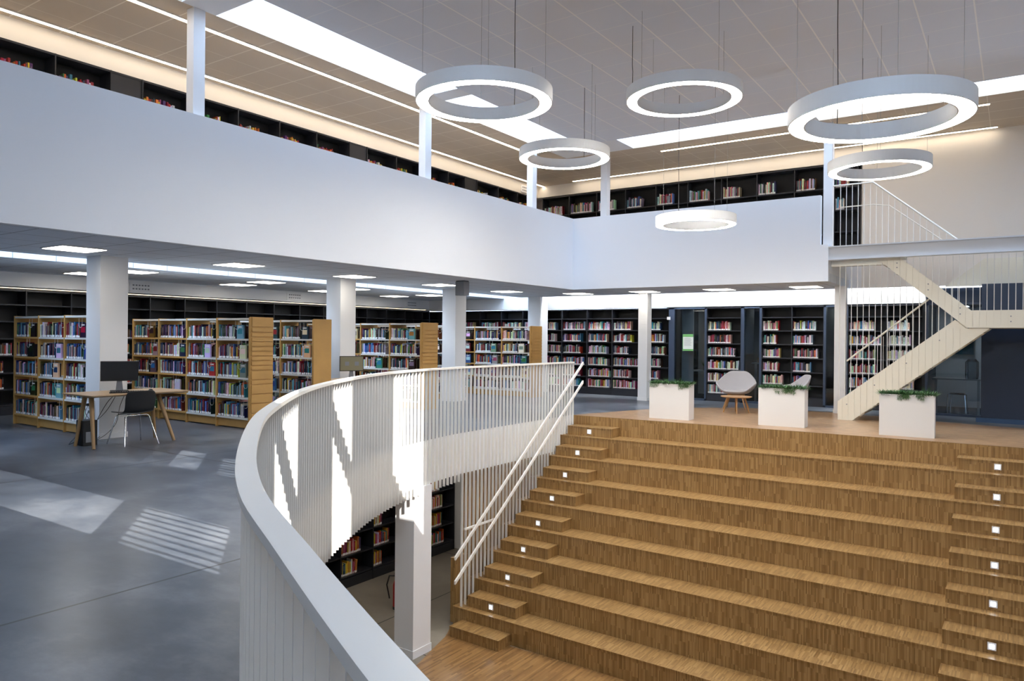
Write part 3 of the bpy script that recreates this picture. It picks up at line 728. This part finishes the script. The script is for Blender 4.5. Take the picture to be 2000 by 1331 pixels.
o = MB().box(-5.62, -5.25, 19.3, 19.33, 1.05, 2.4).build('window_blind', ['tan']); tag(o, 'tan blind hanging behind the narrow glass panel', 'blind')
o = MB().box(-7.27, -6.98, 18.575, 18.58, 1.28, 1.72)
p = o.build('notice', ['paper']); tag(p, 'pale notice with green bands stuck on the glass panel', 'notice')
MB().box(-7.27, -6.98, 18.572, 18.575, 1.65, 1.72).box(-7.27, -6.98, 18.572, 18.575, 1.28, 1.33).box(-7.27, -7.26, 18.572, 18.575, 1.33, 1.65).build('green_band', ['green'], p)
b = MB()
for i in range(6): b.box(-7.23, -7.05+.02*(i % 2), 18.572, 18.575, 1.60-.035*i, 1.607-.035*i)
b.build('text_line', ['grey'], p)
o = MB().box(-7.70, -7.62, 18.54, 18.58, 2.10, 2.18).build('wall_sensor', ['outlet']); tag(o, 'small white sensor box on the dark post beside the glass', 'sensor')
def office_desk(x0, x1, y0, y1, z, lab, m='galv'):
    e = empty('office_desk', (x0, y0, 0), lab, 'desk')
    MB().box(x0, x1, y0, y1, z-.03, z).build('desk_top', [m], e)
    for x in (x0+.05, x1-.1): MB().box(x, x+.05, y0+.1, y0+.15, 0, z-.03).build('leg', [m], e)
office_desk(-7.35, -6.0, 19.2, 19.9, .75, 'grey office desk behind the glass with the notice', 'outlet')
office_desk(-1.55, -.6, 18.75, 19.4, .78, 'grey office desk behind the glass office front')
office_desk(-5.65, -5.28, 19.2, 19.8, 1.0, 'tall grey cabinet desk behind the narrow glass panel')
o = MB().lathe(-5.45, 19.4, [(.0, 1.0), (.1, 1.0), (.13, 1.1), (.1, 1.16), (0, 1.17)], 20).build('basket', ['oak']); tag(o, 'small round basket on the tall cabinet desk behind glass', 'basket')
b = MB(); rr = random.Random(2)
for i in range(60):
    a = rr.uniform(0, 6.28); x, y = -6.95+rr.uniform(-.03, .03), 19.4; q = Vector((math.cos(a), math.sin(a), rr.uniform(.3, 1.5))).normalized()*rr.uniform(.12, .3)
    s = Vector((-math.sin(a), math.cos(a), 0))*.008; p0 = Vector((x, y, .85)); b.face([p0-s, p0+s, p0+q])
o = b.build('pot_plant', ['leaf']); MB().cyl(-6.95, 19.4, .75, .86, .05, 14).build('pot', ['grey'], o); tag(o, 'small plant in a pot on the office desk behind the notice glass', 'plant')
o = MB().box(-6.85, -6.72, 19.25, 19.5, .75, 1.0).build('folder_box', ['paper']); tag(o, 'upright pale folder box on the office desk', 'box')
o = MB().box(-1.12, -.75, 18.36, 18.375, 1.32, 1.62).build('poster', ['teal']); MB().box(-1.15, -.72, 18.375, 18.38, 1.22, 1.7).build('poster_border', ['paper'], o); tag(o, 'teal and white poster stuck inside the glass office front', 'poster')
b = MB().lathe(-.8, 18.9, [(.0, .78), (.12, .78), (.13, .9), (.13, 1.15), (.05, 1.24), (.04, 1.3), (0, 1.3)], 20)
o = b.build('water_bottle', ['glass']); tag(o, 'large clear water bottle on the office desk behind glass', 'bottle')
e = empty('wire_chair', (-1.0, 18.62, 0), 'thin chrome framed chair behind the glass office front', 'chair')
for x, y in ((-1.25, 18.5), (-.85, 18.5), (-1.2, 18.72), (-.9, 18.72)): MB().tube([(x, y, 0), (x+.03*(1 if x < -1 else -1), y, .46)], .009, 6).build('leg', ['chrome'], e)
MB().tube([(-1.22, 18.5, .46), (-.88, 18.5, .45), (-.92, 18.72, .45), (-1.18, 18.72, .46), (-1.22, 18.5, .46)], .009, 6).build('seat_frame', ['chrome'], e)
b = MB().box(-1.19, -.91, 18.52, 18.70, .46, .475).build('seat', ['dark'], e)
for i, (x, y, a, m, nm) in enumerate(((-.95, 18.42, .3, 'yellow', 'yellow'), (-.8, 18.45, -.4, 'bluew', 'blue'), (-.87, 18.4, .9, 'paper', 'white'))):
    mb = MB(); c, s = math.cos(a), math.sin(a); mb.obox((x, y, .0+.012*i), (c*.21, s*.21, 0), (-s*.15, c*.15, 0), (0, 0, .01))
    tag(mb.build('magazine', [m]), f'{nm} magazine lying on the office floor behind glass', 'magazine')

# ------------------------------------------------------------------ planters
def planter(x, y, lab, seed, w=.82, dp=.3, h=.7, rz=.03):
    e = empty('planter', (x, y, 0), lab, 'planter', 'white planters along the top of the steps', rz)
    b = MB().box(0, w, 0, dp, 0, h-.0)
    t = .02
    b = MB().box(0, w, 0, t, 0, h).box(0, w, dp-t, dp, 0, h).box(0, t, t, dp-t, 0, h).box(w-t, w, t, dp-t, 0, h).box(t, w-t, t, dp-t, 0, .05)
    b.build('box', ['planter'], e, local=True)
    MB().box(t, w-t, t, dp-t, h-.1, h-.04).build('soil', ['soil'], e, local=True)
    rr = random.Random(seed); f = MB()
    for i in range(2600):
        px, py = rr.uniform(.0, w), rr.uniform(.0, dp); a = rr.uniform(0, 6.28); l = rr.uniform(.05, .14)
        up = rr.uniform(.05, .8); q = Vector((math.cos(a), math.sin(a), up)).normalized()*l
        p0 = Vector((px, py, h-.03+rr.uniform(0, .035))); s = Vector((-math.sin(a), math.cos(a), 0))*.0048
        m1 = p0+q*.6; f.face([p0-s*.6, p0+s*.6, m1+s, p0+q, m1-s], rr.choice((0, 0, 1)))
    for c in range(7):
        cx = rr.uniform(.05, w-.02); cy = rr.choice((-.01, -.015)); drop = rr.uniform(.03, .1)
        for i in range(60):
            a = rr.uniform(math.pi, 2*math.pi); q = Vector((math.cos(a)*.5, -abs(math.sin(a))*.25, rr.uniform(-1, .4))).normalized()*rr.uniform(.02, .06)
            p0 = Vector((cx+rr.uniform(-.05, .05), cy, h-rr.uniform(-.01, drop))); s = Vector((.003, 0, .001)); f.face([p0-s, p0+s, p0+q], rr.choice((0, 1)))
    for c in range(5):
        cx = rr.uniform(.1, w-.1)
        for i in range(16):
            a = rr.uniform(0, 6.28); q = Vector((math.cos(a)*.6, math.sin(a)*.4, 1.1)).normalized()*rr.uniform(.1, .17); p0 = Vector((cx, dp/2, h)); s = Vector((.002, 0, 0)); f.face([p0-s, p0+s, p0+q])
    f.build('foliage', ['leafd', 'leaf'], e, local=True)
planter(-6.1, 13.82, 'low white planter of ferny greenery nearest the balustrade', 1)
planter(-3.98, 13.98, 'low white planter of ferny greenery in front of the second armchair', 2)
planter(-1.92, 13.85, 'low white planter of ferny greenery in front of the steel stair', 3)

# ------------------------------------------------------------------ lounge furniture
def armchair(x, y, rz, lab):
    e = empty('lounge_armchair', (x, y, 0), lab, 'armchair', None, rz)
    rows = []; NA = 40
    def sm(t, a, b): t = min(1, max(0, (t-a)/(b-a))); return t*t*(3-2*t)
    def rim(a):     # a: 0 = back
        t = abs(a); return .86-.25*sm(t, .45, 1.45)-.19*sm(t, 1.75, 2.6)
    for v in (0, .35, .62, .74, .82, .9, .96, 1.0):
        row = []
        for i in range(NA):
            a = -math.pi+2*math.pi*i/NA; h = rim(a); t = abs(a)
            if v <= .62: rr_ = v/.62*.26; z = .37+.012*(v/.62)**2
            else:
                k = (v-.62)/.38; ro = .33+.09*sm(t, .3, 1.2)-.10*sm(t, 1.9, 2.8)
                rr_ = .26+(ro-.26)*math.sin(k*math.pi/2); z = .382+(h-.382)*k
            row.append((math.sin(a)*rr_, math.cos(a)*rr_*.92+.07*max(0, (z-.45)/.41)*(1-sm(t, .5, 1.3)), z))
        rows.append(row)
    b = MB(); b.grid(rows, 0, close=True)
    o = b.build('shell', ['lounge'], e, local=True)
    sl = o.modifiers.new('solid', 'SOLIDIFY'); sl.thickness = .035; sl.offset = -1
    ss = o.modifiers.new('sub', 'SUBSURF'); ss.levels = 1; ss.render_levels = 2
    b = MB(); rows = [[(math.sin(t)*r_*1.02, math.cos(t)*r_*.92-.01, z) for t in [2*math.pi*i/32 for i in range(32)]] for r_, z in ((.02, .385), (.25, .385), (.268, .41), (.25, .435), (.02, .44))]
    b.grid(rows, 0, close=True).build('cushion', ['lounge'], e, local=True)
    for sx in (-1, 1):
        for sy in (-1, 1): MB().tube([(sx*.14, sy*.12, .35), (sx*.25, sy*.24, 0)], [.02, .013], 8).build('leg', ['oak'], e, local=True)
    MB().box(-.15, .15, -.13, .13, .325, .35).build('seat_base', ['oak'], e, local=True)
armchair(-5.33, 16.93, math.radians(8), 'pale grey bucket armchair on oak legs behind the coffee table')
armchair(-3.98, 16.35, math.radians(-60), 'pale grey bucket armchair half hidden by the middle planter')
e = empty('coffee_table', (-5.03, 16.0, 0), 'small round oak coffee table before the grey armchair', 'table')
b = MB().lathe(-5.03, 16.0, [(0, .335), (.30, .335), (.33, .35), (.33, .357), (0, .357)], 40); b.build('table_top', ['oak'], e)
for a in (20, 110, 200, 290):
    c, s = math.cos(math.radians(a)), math.sin(math.radians(a)); MB().tube([(-5.03+c*.17, 16+s*.17, .335), (-5.03+c*.27, 16+s*.27, 0)], [.02, .014], 8).build('leg', ['oak'], e)

# ------------------------------------------------------------------ computer desks
def desk(x0, x1, y0, y1, lab, z=.745):
    e = empty('computer_desk', (x0, y0, 0), lab, 'desk')
    b = MB(); i = .07
    b.quadbox([(x0+i, y0+i, z-.035), (x1-i, y0+i, z-.035), (x1-i, y1-i, z-.035), (x0+i, y1-i, z-.035), (x0, y0, z-.012), (x1, y0, z-.012), (x1, y1, z-.012), (x0, y1, z-.012)])
    b.box(x0, x1, y0, y1, z-.012, z).build('desk_top', ['desk'], e)
    xm = x1-.5
    for y, ty in ((y0+.06, y0+.18), (y1-.22, y1-.3)):
        for xb, xt in ((x1-.57, x1-.55), (x1-.05, x1-.38)):
            MB().tube([(xb, y, 0), (xt, ty, z-.03)], [.022, .034], 10).build('leg', ['deskleg'], e)
        MB().box(x1-.6, x1-.33, ty-.03, ty+.03, z-.06, z-.03).build('leg_bracket', ['deskleg'], e)
    return e
def monitor(x, y, z, rz, lab, m='screen', w=.5, h=.295, marks=False):
    e = empty('computer_monitor', (x, y, z), lab, 'monitor', None, rz)   # faces local -y
    MB().box(-w/2, w/2, 0, .035, .15, .15+h).build('casing', ['blackplastic'], e, local=True, bevel=.004)
    s = MB().box(-w/2+.012, w/2-.012, -.002, 0, .165, .15+h-.012).build('screen', [m], e, local=True)
    if marks: MB().box(-.13, -.05, -.004, -.002, .26, .34).box(.06, .14, -.004, -.002, .26, .34).build('screen_icon', ['grey'], s, local=True)
    MB().quadbox([(-.05, .03, .0), (.05, .03, .0), (.05, .07, .0), (-.05, .07, .0), (-.03, .035, .2), (.03, .035, .2), (.03, .055, .2), (-.03, .055, .2)]).build('neck', ['grey'], e, local=True)
    MB().box(-.12, .12, -.05, .12, 0, .012).build('foot', ['blackplastic'], e, local=True)
desk(-11.24, -10.4, 5.05, 6.5, 'ash topped computer desk with angled legs beside the nearest column')
rz = math.radians(62)
monitor(-11.0, 5.74, .745, rz, 'black computer monitor on the desk beside the nearest column')
c, s_ = math.cos(rz), math.sin(rz)
def oriented(b, x, y, a, L, W_, z0, z1, mi=0):
    c, s = math.cos(a), math.sin(a); b.obox((x-c*L/2+s*W_/2, y-s*L/2-c*W_/2, z0), (c*L, s*L, 0), (-s*W_, c*W_, 0), (0, 0, z1-z0), mi)
b = MB(); oriented(b, -10.62, 5.66, rz, .46, .16, .745, .762)
k = b.build('keyboard', ['blackplastic']); tag(k, 'black keyboard on the ash desk before the monitor', 'keyboard')
b = MB()
for i in range(14):
    for j in range(4): q = Vector((-10.62, 5.66))+Vector((c, s_))*((i-6.5)*.031)+Vector((-s_, c))*((j-1.5)*.033); oriented(b, q.x, q.y, rz, .025, .027, .762, .769)
b.build('key_rows', ['screen'], k)
b = MB().lathe(-10.68, 6.04, [(0, .745), (.032, .745), (.034, .757), (.022, .775), (0, .78)], 16); tag(b.build('computer_mouse', ['blackplastic']), 'black computer mouse on the ash desk right of the keyboard', 'mouse')
# chair
e = empty('shell_chair', (-10.6, 5.73, 0), 'black moulded shell chair with chrome legs pushed up to the computer desk', 'chair', None, math.radians(88))  # faces local +y
rows = []
for i, (y, z) in enumerate(((.23, .43), (.2, .45), (.1, .445), (-.05, .44), (-.17, .45), (-.225, .5), (-.245, .58), (-.26, .68), (-.275, .765), (-.28, .785))):
    w = (.20, .225, .235, .235, .225, .215, .22, .225, .21, .16)[i]
    rows.append([(t*w, y+(.03*t*t if i > 4 else 0), z+(.02*t*t if i < 6 else 0)) for t in (-1, -.7, -.35, 0, .35, .7, 1)])
o = MB().grid(rows).build('seat_shell', ['blackplastic'], e, local=True)
sl = o.modifiers.new('solid', 'SOLIDIFY'); sl.thickness = .01; ss = o.modifiers.new('sub', 'SUBSURF'); ss.levels = 1; ss.render_levels = 2
for sx in (-1, 1):
    for y0, y1 in ((.12, .25), (-.12, -.27)):
        MB().tube([(0, y0, .425), (sx*.14, y0, .425), (sx*.17, y0*1.05, .41), (sx*.245, y1, 0)], .0095, 8).build('leg', ['chrome'], e, local=True)
desk(-11.24, -10.5, 9.56, 11.05, 'ash topped computer desk beside the second column, mostly behind the balustrade')
monitor(-10.9, 10.28, .745, math.radians(55), 'computer monitor with an olive screen beside the second column', 'olive', .47, .3, True)
o = MB().box(-11.08, -10.86, 5.17, 5.36, 0.0, .36).build('computer_tower', ['blackplastic'], bevel=.004); MB().box(-10.86, -10.855, 5.2, 5.3, .05, .2).build('label_plate', ['grey'], o); tag(o, 'black computer tower on the floor between the desk legs', 'computer')
for i, pts in enumerate(([(-11.0, 5.8, .75), (-11.3, 5.75, .6), (-11.36, 5.6, .3), (-11.2, 5.45, .12), (-11.0, 5.4, .2)], [(-11.0, 5.85, .75), (-11.28, 5.9, .5), (-11.2, 5.8, .25), (-11.3, 5.7, .08), (-11.2, 5.5, .02), (-10.98, 5.45, .1)], [(-11.68, 5.62, .5), (-11.5, 5.5, .4), (-11.25, 5.5, .3), (-11.1, 5.6, .45), (-11.0, 5.7, .7)], [(-11.66, 5.62, .42), (-11.45, 5.4, .15), (-11.3, 5.2, .02), (-11.1, 5.1, .02), (-10.98, 5.2, .1)])):
    q = catmull([(p[0], p[1]) for p in pts], .05)
    sm = []
    P = [Vector(p) for p in pts]; P = [P[0]]+P+[P[-1]]
    for a in range(1, len(P)-2):
        for t in (0, .2, .4, .6, .8):
            p0, p1, p2, p3 = P[a-1:a+3]; sm.append(.5*((2*p1)+(p2-p0)*t+(2*p0-5*p1+4*p2-p3)*t*t+(3*p1-p0-3*p2+p3)*t**3))
    sm.append(P[-1])
    tag(MB().tube(sm, .0045, 6).build('cable', ['cable']), ('black cable from the monitor down behind the desk', 'black cable looping low behind the computer tower', 'black cable from the column socket up to the desk', 'black cable from the column socket along the floor')[i], 'cable')
for i, x in enumerate((-11.72, -11.6)):
    o = MB().box(x, x+.075, 5.635, 5.65, .33, .58).build('wall_socket', ['outlet'])
    tag(o, ('white double socket strip on the nearest column, outer one', 'white double socket strip on the nearest column, inner one')[i], 'socket')
    for z in (.4, .5): MB().cyl(x+.037, 5.62, z, z+.001, .001, 6)
    b = MB()
    for z in (.4, .51): b.box(x+.015, x+.06, 5.632, 5.635, z-.022, z+.022)
    b.build('socket_face', ['grey'], o)
    if i == 0:
        pg = MB().box(x+.02, x+.055, 5.6, 5.632, .49, .53).build('mains_plug', ['blackplastic']); tag(pg, 'black mains plug in the outer socket strip of the column', 'plug')
# ------------------------------------------------------------------ small fittings
o = MB().box(-9.78, -9.56, 12.14, 12.34, 2.47, 2.76).build('projector_box', ['grey'], bevel=.006); MB().box(-9.77, -9.57, 12.15, 12.33, 2.76, 2.78).build('mounting_plate', ['blackplastic'], o); tag(o, 'grey projector box hanging under the low ceiling by the parapet', 'projector')
for y, z, lab in ((8.6, 2.53, 'white vent grille on the left wall beside the nearest column'), (12.83, 2.54, 'white vent grille on the left wall between the first two columns'), (17.5, 2.53, 'white vent grille on the left wall near the far corner')):
    o = MB().box(-16.1, -16.08, y, y+.5, z, z+.2).build('vent_grille', ['outlet']); tag(o, lab, 'vent', 'vent grilles on the left wall'); b = MB()
    for i in range(6):
        for j in (0, 1): b.box(-16.08, -16.076, y+.06+i*.068, y+.10+i*.068, z+.05+j*.08, z+.08+j*.08)
    b.build('slot', ['grey'], o)
o = MB().box(-11.6, -11.58, 17.3, 17.8, 5.72, 5.92).build('vent_grille', ['outlet']); tag(o, 'white vent grille high on the left gallery wall near the corner', 'vent'); b = MB()
for i in range(6):
    for j in (0, 1): b.box(-11.58, -11.576, 17.36+i*.068, 17.4+i*.068, 5.76+j*.08, 5.8+j*.08)
b.build('slot', ['grey'], o)
e = empty('fire_extinguisher', (-9.04, 9.67, ZL), 'red fire extinguisher with black hose on the lower floor behind the column', 'fire extinguisher')
MB().lathe(-9.04, 9.67, [(0, ZL), (.085, ZL), (.085, ZL+.42), (.06, ZL+.5), (.025, ZL+.53), (.025, ZL+.57), (0, ZL+.57)], 20).build('cylinder_body', ['red'], e)
MB().lathe(-9.04, 9.67, [(.086, ZL), (.088, ZL+.05), (.086, ZL+.05)], 20).build('base_ring', ['blackplastic'], e)
MB().box(-9.1, -8.98, 9.65, 9.69, ZL+.57, ZL+.63).build('handle', ['blackplastic'], e)
MB().tube([(-9.04, 9.6, ZL+.6), (-9.08, 9.5, ZL+.62), (-9.14, 9.5, ZL+.45), (-9.12, 9.55, ZL+.2)], .013, 8).build('hose', ['blackplastic'], e)
o = MB().lathe(-8.35, 17.95, [(0, 2.765), (.05, 2.765), (.06, 2.78)], 16); 

# ------------------------------------------------------------------ make the books
bpy.context.view_layer.update()
dg = bpy.context.evaluated_depsgraph_get()
CAMP = Vector((0, 0, H)); scored = []
def inframe(p):
    q = p-CAMP; f = q.dot(FW)
    if f < .5: return False
    u = 1000+q.dot(RT)/f*F; v = HY-q.z/f*F
    return -10 < u < 2010 and -10 < v < 1341
for k in BOOKS:
    n = k['n']; cnt = 0; d2 = 1
    for fr in (.25, .8):
        p = k['p']-n*k['sb']+k['d']*k['t']*.5+n*.004; p = Vector((p.x, p.y, k['z']+k['h']*fr))
        if not inframe(p): continue
        v = p-CAMP; L = v.length; d2 = L*L
        hit = sc.ray_cast(dg, CAMP, v.normalized(), distance=L-.02)
        if not hit[0]: cnt += 1
    k['vis'] = cnt
    back = k['shelf'].startswith('back:')
    k['score'] = (k['t']*k['h']*abs((p-CAMP).normalized().dot(n))/d2*cnt/2) if cnt and not back else 0
order = sorted((k for k in BOOKS if k['score'] > 0), key=lambda k: -k['score'])
faces = [k for k in order if k['face']][:30]
chosen = faces+[k for k in order if not k['face']][:298-len(faces)]
cid = set(id(k) for k in chosen)
seen = {}
for k in chosen:
    mb = MB(); add_book(mb, k)
    base = mb.v[0]
    mb.v = [(x-base[0], y-base[1], z-base[2]) for x, y, z in mb.v]
    o = mb.build('book', ['book']); o.location = base
    if k['face']: lab = f"{k['name']} book turned face out, {k['shelf']}"
    else:
        th = 'slim' if k['t'] < .02 else ('thick' if k['t'] > .03 else 'medium')
        lab = f"{th} {k['name']} book, {ORD[k['i']]} from left, {k['shelf']}"
    tag(o, lab, 'book', 'books on the '+k['shelf'].split(' of ')[-1].replace('nearest', 'nearest'))
mb = MB()
for k in BOOKS:
    if id(k) in cid: continue
    q = (k['p']-CAMP)
    if not (inframe(Vector((k['p'].x, k['p'].y, k['z']+.1))) or inframe(Vector((k['p'].x, k['p'].y, k['z']+.1))+k['d']*.5)): continue
    if k['vis'] == 0 and k['score'] == 0 and q.length > 14 and k['shelf'].startswith('back:'): continue
    add_book(mb, k)
o = mb.build('book_rows', ['book']); tag(o, 'rows of smaller looking library books on the black bookcases and farther racks', 'books', kind='stuff')
print('BOOKS', len(BOOKS), 'chosen', len(chosen), 'rest faces', len(mb.f))

# ------------------------------------------------------------------ light
w = bpy.data.worlds.new('sky'); sc.world = w; w.use_nodes = True
bg = w.node_tree.nodes['Background']; bg.inputs[0].default_value = (.62, .80, 1.06, 1); bg.inputs[1].default_value = 8.2
sun = bpy.data.lights.new('sun', 'SUN'); so = bpy.data.objects.new('sun', sun); COL.objects.link(so)
sun.energy = 5.5; sun.angle = .0015; sun.color = (1, .95, .88)
el = math.atan(1.203*.622); dirv = Vector((-.783*math.cos(el), .622*math.cos(el), -math.sin(el)))
so.rotation_euler = dirv.to_track_quat('-Z', 'Y').to_euler()
def portal(x, y, z, sx, sy, rot=(0, 0, 0)):
    l = bpy.data.lights.new('portal', 'AREA'); o = bpy.data.objects.new('portal', l); COL.objects.link(o)
    l.shape = 'RECTANGLE'; l.size = sx; l.size_y = sy; l.cycles.is_portal = True; o.location = (x, y, z); o.rotation_euler = rot
portal(-8.67, 6.4, 6.88, .9, 16.4)
portal(-.85, 15.2, 7.1, 14.6, .88)
portal(-12.6, 8.3, 3.68, .9, 20.6)
portal(1.8, -2.1, 9.8, 9.0, 9.2, (math.radians(90), 0, 0))
cy = sc.cycles
cy.max_bounces = 8; cy.diffuse_bounces = 5; cy.glossy_bounces = 3; cy.transmission_bounces = 4; cy.transparent_max_bounces = 8
cy.sample_clamp_indirect = 6; cy.caustics_reflective = False; cy.caustics_refractive = False
cy.use_denoising = True; cy.use_adaptive_sampling = True; cy.adaptive_threshold = .02
sc.view_settings.view_transform = 'Standard'; sc.view_settings.look = 'None'; sc.view_settings.gamma = 1; sc.view_settings.use_curve_mapping = False
sc.view_settings.exposure = .55
